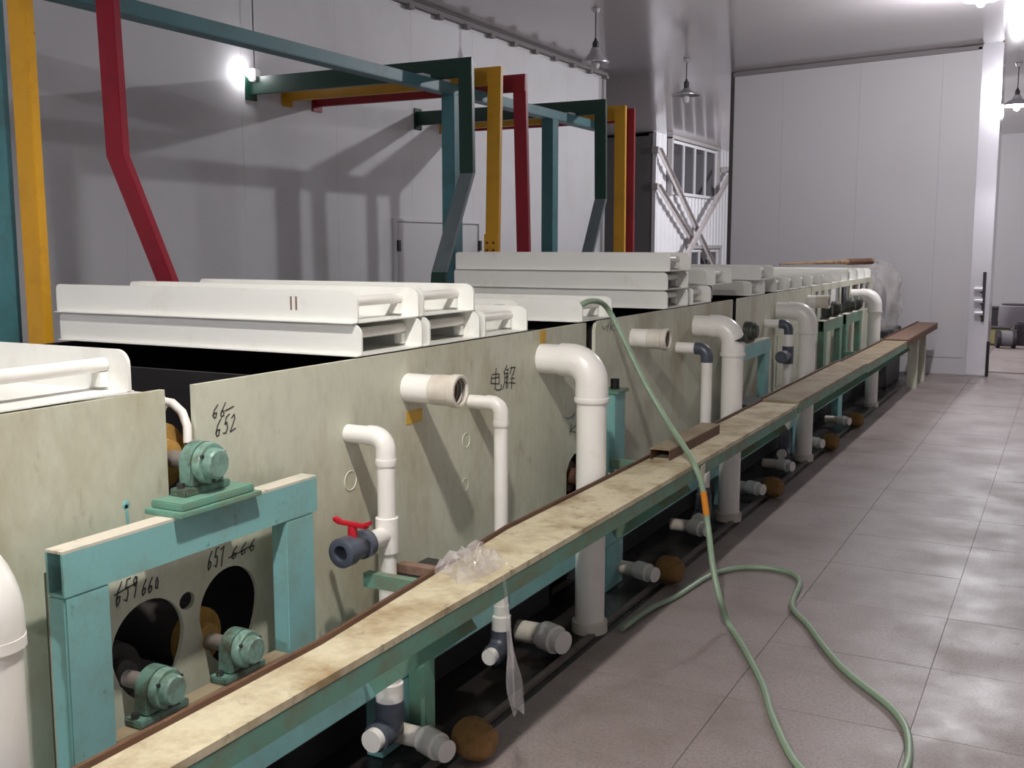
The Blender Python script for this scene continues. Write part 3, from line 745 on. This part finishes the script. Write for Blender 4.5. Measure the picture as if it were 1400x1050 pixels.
# clear plastic bag on the board, with a tail hanging over the edge
mb = MB(); rows = []
rnd = random.Random(3)
for i in range(22):
    r_ = []
    for j in range(17):
        u, v = i / 21, j / 16
        x = -1.545 + .15 * v + rnd.uniform(-.005, .005); yy = 2.46 + .24 * u + .03 * math.sin(v * 6) + rnd.uniform(-.006, .006)
        edge = min(1, 3 * math.sin(math.pi * u)) * min(1, 3 * math.sin(math.pi * v))
        zz = ZC + .002 + edge * (.012 + .010 * math.sin(u * 23 + v * 9) + rnd.uniform(0, .024) + .012 * (1 - v))
        r_.append((x, yy, max(ZC + .002, zz)))
    rows.append(r_)
mb.grid(rows)
e = thing('plastic_bag', (-1.45, 2.6, ZC), 'crumpled clear plastic film lying on the ledge and hanging down', 'plastic bag')
mb.build('film', 'bag', e, sharp=25)
mb = MB(); rows = []
for i in range(18):
    u = i / 17; r_ = []
    wd = .012 + .05 * min(1, u * 1.3)
    for j in range(9):
        v = j / 8
        r_.append((-1.350 + .012 * math.sin(v * 9 + u * 7) * u + .012 * u, 2.545 + .06 * u + (v - .5) * wd * (1 + .3 * math.sin(u * 9)), ZC + .004 - u * .42 + .02 * math.sin(v * 5) * u))
    rows.append(r_)
mb.grid(rows).build('hanging_tail', 'bag', e, sharp=25)
# white rag tape on the ledge lip
o = MB().prism([(-1.357, 4.36, .61), (-1.357, 4.42, .615), (-1.357, 4.40, .52), (-1.357, 4.365, .525)], (.003, 0, 0)).build('tape_strip', 'turquoise_top', origin=(-1.357, 4.4, .55))
tag(o, 'pale tape strip hanging from the ledge lip near the hose', 'tape')

# ================================================================ WHITE TRAYS
TL, TH = 1.30, .094
def tray(loc, label, w_=.345, group='white roller trays on the tanks'):
    e = thing('white_tray', loc, label, 'tray', group)
    x, y, z = loc       # right-front bottom corner: x = aisle end
    r = .035
    def side(yc):
        pr = [(x - TL, yc, z), (x, yc, z)]
        pr += [(x - r + r * math.cos(a_), yc, z + TH - r + r * math.sin(a_)) for a_ in [math.pi / 2 * k / 6 for k in range(7)]]
        pr += [(x - TL + r * .5 - r * .5 * math.sin(a_), yc, z + TH - r * .5 + r * .5 * math.cos(a_)) for a_ in [math.pi / 2 * k / 4 for k in range(5)]]
        MB().prism(pr, (0, .008, 0)).build('side_plate', 'tray', e)
    side(y); side(y + w_ - .008)
    MB().box(x - TL + .01, x - .005, y - .02, y + w_ + .012, z - .0035, z - .0002).build('base_plate', 'tray', e)
    for xr in (x - .075, x - TL + .075):
        MB().cyl((xr, y + .009, z + .058), (xr, y + w_ - .009, z + .058), .0165, n=16).build('rod', 'pvc', e)
        MB().box(xr - .018, xr + .012, y + w_ - .03, y + w_ - .009, z + .008, z + .042).build('rod_block', 'tray', e)
    return e
TX = -1.872
TRAY = tray((TX, 1.385, ZT + .0085), 'white tray on the nearest tank section, its rod facing the aisle')
def more(y, lv, label, dx=0.0, group=None):
    return copy_tree(TRAY, off=(dx, y - 1.385, lv * (TH + .004) + (0 if lv == 0 else 0)), label=label)
more(1.0, 0, 'white tray on the nearest tank section beside the tall pipe')
more(2.62, 0, 'lower white tray of the long two-high stack with brown marks', .0)
BU = more(2.62, 1, 'upper white tray with two short brown marks on its side', -.012)
more(3.005, 0, 'lower white tray in the second two-high stack, against the marked stack', .0)
more(3.000, 1, 'upper white tray in the second two-high stack, against the marked stack', -.02)
more(3.385, 0, 'single low white tray with a brown spot on its end')
more(4.26, 0, 'single white tray under the end of the green hose', -.0)
more(3.80, 0, 'single low white tray before the hose tray', -.25)
for l_, nm in ((0, 'bottom'), (1, 'middle'), (2, 'top')):
    more(5.37, l_, nm + ' white tray of the three-high stack beyond the hose', (-.0, .0, .01)[l_])
more(5.80, 0, 'lower white tray right behind the three-high stack', .0)
more(6.22, 1, 'upper white tray behind the three-high stack', .0)
more(6.22, 0, 'lower white tray under the upper one behind the three-high stack', -.12)
more(7.05, 0, 'lower white tray of the last two-high stack', -.0)
more(7.28, 1, 'upper white tray of the last two-high stack', .0)
for y in (7.72, 8.12, 8.52, 8.92, 9.35, 9.75, 10.15, 10.6, 11.05, 11.45):
    more(y, 0, 'far white tray in the even row with rod ends showing')
# brown marks on the upper tray
for px in (397, 404):
    c = P(px, 415, y=2.62)
    MB().box(c.x - .004, c.x + .003, 2.6185, 2.6198, c.z - .026, c.z + .024).build('rust_mark', 'rust', None, origin=(0, 0, 0)) if 0 else None
mk = MB()
for px in (398, 405):
    c = P(px, 414, y=2.62); mk.box(c.x - .003, c.x + .003, 2.6188, 2.6199, c.z - .022, c.z + .02)
ORG[BU.name] = Vector(BU.location)
mk.build('brown_mark', 'rust', BU)
# wooden plank over the far trays
pr_ = P(1193, 357, y=11.55); pl_ = P(1066, 361, y=10.6)
e = thing('wooden_plank', (pr_ + pl_) / 2, 'rough brown wooden pole lying across the far white trays', 'plank')
d_ = (pr_ - pl_)
MB().sweep([pl_, pl_ + d_ * .3, pl_ + d_ * .62, pl_ + d_ * .7, pr_], .02, 12, [.008, .013, .022, .028, .03]).build('pole', 'wood', e)
MB().sweep([pl_ + d_ * .72 , pl_ + d_ * .98], .032, 12).build('bark', 'rust_dark', e)

# ================================================================ GANTRY
XL = -3.5; WX = .10; WY = .04; ZG0, ZG1 = 2.635, 2.755
XTB = -3.8
# turquoise frame
e = thing('overhead_gantry', (XTB, 6, 0), 'blue-green steel frame with long rail carrying the coloured arms', 'frame')
MB().box(XTB - .05, XTB + .05, 1.2, 8.95, 2.56, 2.632).build('rail_beam', 'steel_blue', e, bevel=.004)
for y in (2.86, 6.415, 7.97):
    MB().box(XTB - .05, XTB + .05, y - .055, y + .055, 0, 2.56).build('post', 'steel_blue', e, bevel=.004)
for y, a_ in ((6.05, .5), (6.3, 0), (8.35, .2)):
    MB().box(XTB - .03, XTB + .04, y - .06, y + .03, 2.632, 2.65).build('clip', 'white_plastic', e)
def arm(kind, y, label, legpts, m, zt=ZG1, end=True, zb0=ZG0):
    """beam along X from the wall to the leg; leg points are (y,z) down to the floor"""
    e = thing('cantilever_gantry', (XL - .05, y, 0), label, 'steel arm', 'coloured gantry arms')
    yb0, yb1 = y - WY, y
    # C-channel beam: web + flanges
    MB().box(XW + .012, XL, yb0, yb0 + .008, zb0 + .008, zt - .008).box(XW + .012, XL, yb0, yb1, zt - .008, zt).box(XW + .012, XL, yb0, yb1, zb0, zb0 + .008).build('beam', m, e)
    if end:
        MB().box(XW, XW + .012, yb0 - .04, yb1 + .04, zb0 - .04, zt + .03).build('end_plate', m, e, bevel=.002)
    pts = [(y, zt)] + legpts
    for (ya, za), (yc, zc) in zip(pts, pts[1:]):
        pass
    # leg: one bent bar per colour, the green arms' slanted piece in grey-blue
    def bent(name, pp, mm):
        n = len(pp); vs = []
        for i, (yy, zz) in enumerate(pp):
            for dx, dy in ((-WX, -WY), (0, -WY), (0, 0), (-WX, 0)): vs.append((XL + dx + .002, yy + dy, zz))
        fs = [(3, 2, 1, 0), tuple(range(4 * n - 4, 4 * n))]
        for i in range(n - 1):
            for k in range(4): fs.append((4*i+k, 4*i+(k+1) % 4, 4*i+4+(k+1) % 4, 4*i+4+k))
        MB().add(vs, fs).build(name, mm, e, bevel=.003)
    if kind == 'g':
        bent('leg', pts[:2], m); bent('slanted_leg', pts[1:3], 'grey_blue'); bent('lower_leg', pts[2:], m)
    else:
        bent('leg', pts, m)
    return e
def LP(*pix): return [(p.y, p.z) for p in (P(a, b, x=XL) for a, b in pix)]
G2 = P(648, 82, x=XL).y; Y2 = P(688, 92, x=XL).y; R2 = P(721, 105, x=XL).y
G3 = P(830, 135, x=XL).y; Y3 = P(857, 140, x=XL).y; R3 = P(869, 150, x=XL).y
Y1 = P(50, 100, x=XL).y; R1 = P(162, 0, x=XL).y
arm('y', Y1, 'yellow steel arm with a straight leg beside the nearest blue post', [(P(76, 465, x=XL).y, .3), (P(76, 465, x=XL).y, 0)], 'yellow')
l = LP((178, 213), (246, 387)); s_ = (l[1][0] - l[0][0]) / (l[1][1] - l[0][1])
arm('r', R1, 'red steel arm with a bent leg behind the marked tray stack', l + [(l[1][0] + s_ * (.6 - l[1][1]), .6), (l[1][0] + s_ * (.6 - l[1][1]), 0)], 'red')
def gleg(b, c):
    l = LP(b, c); s_ = (l[1][0] - l[0][0]) / (l[1][1] - l[0][1])
    yl = l[1][0]
    return [l[0], (yl, l[1][1]), (yl - .02, l[1][1] - .12), (yl - .02, 0)]
arm('g', G2, 'dark green steel arm with bent part-grey leg by the work lamp', gleg((650, 237), (612, 372)), 'green')
arm('y', Y2, 'yellow steel arm with bolted joint, between green and red arms', [(P(684, 345, x=XL).y, P(684, 345, x=XL).z), (P(684, 345, x=XL).y, 0)], 'yellow')
arm('r', R2, 'red steel arm with a straight leg next to the bolted yellow arm', [(P(726, 345, x=XL).y, P(726, 345, x=XL).z), (P(726, 345, x=XL).y, 0)], 'red')
arm('g', G3, 'dark green steel arm with bent leg at the rail end', gleg((830, 272), (812, 347)), 'green')
arm('y', Y3, 'yellow steel arm with straight leg at the rail end', [(Y3 + .03, 0)], 'yellow')
arm('r', R3, 'red steel arm partly hidden behind the yellow one at rail end', [(R3 + .03, 0)], 'red')
# bolted splice on the second yellow leg
ya = [o for o in bpy.data.objects if o.get('label', '').startswith('yellow steel arm with bolted')][0]
ORG[ya.name] = Vector(ya.location)
yl = P(684, 345, x=XL).y
sp = MB().box(XL - WX, XL + .003, yl - WY - .012, yl - WY - .002, 1.38, 1.63).build('splice_plate', 'yellow', ya, bevel=.002)
for dx in (-.075, -.025):
    for zz in (1.42, 1.47, 1.52, 1.57):
        MB().cyl((XL + dx, yl - WY - .02, zz), (XL + dx, yl - WY - .012, zz), .009, n=6).build('bolt', 'rust_dark', sp)

# ================================================================ HOSE
def catmull(pts, n=8):
    pts = [Vector(p) for p in pts]; out = []
    for i in range(len(pts) - 1):
        p0 = pts[max(i-1, 0)]; p1 = pts[i]; p2 = pts[i+1]; p3 = pts[min(i+2, len(pts)-1)]
        for k in range(n):
            t = k / n
            out.append(.5 * ((2*p1) + (-p0+p2)*t + (2*p0-5*p1+4*p2-p3)*t*t + (-p0+3*p1-3*p2+p3)*t*t*t))
    out.append(pts[-1]); return out
HR = .0125
hp_ = [P(794, 417, y=4.262), P(806, 412, y=4.30), P(820, 413, y=4.40), P(832, 424, x=-1.845), P(850, 458, x=-1.78), P(880, 520, x=-1.66), P(915, 580, x=-1.52), P(940, 618, x=-1.40), P(950, 637, x=-1.335), P(960, 665, x=-1.30)]
fl_px = [(1000, 860), (1040, 930), (1058, 985), (1095, 1052), (1160, 1090), (1225, 1070), (1243, 1025), (1225, 975), (1150, 912), (1105, 855), (1083, 828), (1093, 795), (1070, 780), (1020, 776), (975, 785), (925, 815), (890, 832), (850, 860)]
fp_ = [P(a, b, z=HR) for a, b in fl_px]
mid = [P(968, 720, x=-1.27), P(974, 770, x=-1.22), P(984, 818, x=-1.17)]
path = catmull(hp_ + mid + fp_, 7)
for p in path:
    if p.z < HR + .001: p.z = HR + .001
e = thing('hose', (-1.0, 4, 0), 'pale green hose draped from a tray over the ledge onto the floor', 'hose')
MB().sweep(path, HR, 10).build('tube', 'hose', e)
ot = [p for p in path if .42 < p.z < .56 and p.x > -1.33]
MB().sweep(ot, HR * 1.12, 10).build('tape_wrap', 'orange_tape', e)

# ================================================================ FAR END: PLASTIC-WRAPPED BUNDLE, SHEET, BRACES, PILLAR REFLECTION, JUNK
e = thing('wrapped_bundle', (-2.0, 12.6, 0), 'bundle wrapped in cloudy plastic film at the end of the line', 'bundle')
MB().box(-2.4, -1.72, 12.15, 13.2, 0, .62).build('crate', 'dark_steel', e, bevel=.01)
MB().lathe((-2.0, 12.7, .62), (0, 0, 1), [(0, .16), (.4, .17), (.55, .1)], 20).build('drum', 'junk_grey', e)
mb = MB(); rows = []; rnd = random.Random(5)
for i in range(20):
    u = i / 19; r_ = []
    for k in range(41):
        an = 2 * math.pi * k / 40
        prof = .34 if u < .75 else .34 * math.sqrt(max(0.02, 1 - ((u - .75) / .25) ** 2))
        rr = prof * (1 + .12 * math.sin(5 * an + 4 * u) + .07 * math.sin(11 * an - 9 * u) + .05 * math.sin(17 * u + 3 * an)) * (.9 + .25 * u)
        r_.append((-1.98 + rr * .8 * math.cos(an), 12.68 + rr * 1.25 * math.sin(an), .40 + .98 * u + .03 * math.sin(3 * an)))
    rows.append(r_)
mb.grid(rows).build('plastic_wrap', 'wrap', e, sharp=180)
# cross braces on the corrugated wall
def brace(pa, pb, label, XBR):
    a_ = P(*pa, x=XBR); b_ = P(*pb, x=XBR)
    e = thing('cross_brace', (a_.x, (a_.y + b_.y) / 2, min(a_.z, b_.z)), label, 'brace', 'cross braces before the window')
    d = (b_ - a_).normalized(); s_ = Vector((1, 0, 0)).cross(d)
    MB().bar(a_, b_, s_ * .055, (.004, 0, 0)).build('flange', 'brace', e)
    MB().bar(a_ + s_ * .04 + Vector((.03, 0, 0)), b_ + s_ * .04 + Vector((.03, 0, 0)), s_ * .005, (.03, 0, 0)).build('web', 'brace', e)
    for c in (a_, b_):
        MB().box(XC + .003, c.x + .003, c.y - .06, c.y + .06, c.z - .06, c.z + .06).build('gusset', 'brace', e)
brace((901, 205), (985, 385), 'long grey steel brace crossing below the upper dark window', XC + .12)
brace((1001, 232), (930, 362), 'grey steel brace rising to the partition edge', XC + .24)
brace((900, 255), (946, 330), 'short grey bar imitating the shadow of the long brace', XC + .11)  # bar added in place of the long brace's cast shadow
# added bar, stubs and blocks imitating a reflection on the pillar
e = thing('pillar_reflection', (-.83, YP - .08, .75), 'added dark and white shapes imitating a reflection on the shiny pillar', 'bracket')
q0 = P(1347, 372, y=YP - .09); q1 = P(1344, 440, y=YP - .09)
MB().box(q0.x - .02, q0.x + .015, YP - .10, YP - .062, q1.z, q0.z).build('strip', 'dark_steel', e)
for py_ in (395, 411, 428):
    c = P(1341, py_, y=YP - .12)
    MB().cyl((c.x - .07, YP - .12, c.z), (c.x + .02, YP - .12, c.z), .03, n=14).build('stub', 'pillar', e)
    MB().box(c.x - .01, c.x + .03, YP - .115, YP - .062, c.z - .05, c.z + .01).build('dark_reflection', 'dark_steel', e)
# heap of goods in the back room
def sack(px, py, y, r, m, label, cat, k):
    c = P(px, py, y=y)
    if k == 'drum':
        e = thing('drum', (c.x, y, 0), label, cat)
        MB().lathe((c.x, y, 0), (0, 0, 1), [(0, r), (.02, r * 1.03), (r * 1.1, r), (r * 1.2, r * 1.04), (r * 2.2, r), (r * 2.25, r * .9)], 20).build('body', m, e)
        MB().lathe((c.x, y, r * 2.25), (0, 0, 1), [(0, r * .85), (.02, r * .85)], 20).build('lid', 'junk_dark', e)
    elif k == 'roll':
        e = thing('cable_roll', (c.x, y, 0), label, cat)
        z0 = c.z
        MB().lathe((c.x - r, y, max(r, z0)), (1, .2, 0), [(0, r), (.05, r), (.05, r * .6), (r * 1.6, r * .6), (r * 1.6, r), (r * 1.6 + .05, r)], 20).build('reel', m, e)
        MB().lathe((c.x - r + .06, y + .02, max(r, z0)), (1, .2, 0), [(0, r * .85), (r * 1.4, r * .85)], 20).build('cable', 'junk_grey', e)
    else:
        e = thing('crate', (c.x, y, 0), label, cat)
        z0 = c.z - r
        MB().box(c.x - r, c.x + r, y - r, y + r, max(0, z0), max(0, z0) + 1.5 * r).build('body', m, e, bevel=.02)
        MB().box(c.x - r * 1.05, c.x + r * 1.05, y - r * 1.05, y + r * 1.05, max(0, z0) + 1.5 * r, max(0, z0) + 1.6 * r).build('lid', 'junk_dark', e)
sack(1364, 462, 18.6, .17, 'junk_yellow', 'pale yellow crate on the back room floor by the pillar', 'crate', 'crate')
sack(1375, 468, 17.9, .14, 'junk_dark', 'dark cable reel on the back room floor beside the yellow crate', 'reel', 'roll')
sack(1400, 470, 18.6, .15, 'junk_dark', 'black drum with grey lid band standing in the back room', 'drum', 'drum')
sack(1386, 455, 19.8, .25, 'junk_grey', 'grey drum in the back room behind the cable reel', 'drum', 'drum')
sack(1408, 445, 21.4, .3, 'junk_green', 'tall greenish crate in the back room', 'crate', 'crate')
sack(1372, 450, 22.6, .24, 'junk_dark', 'dark crate in the back room behind the yellow crate', 'crate', 'crate')
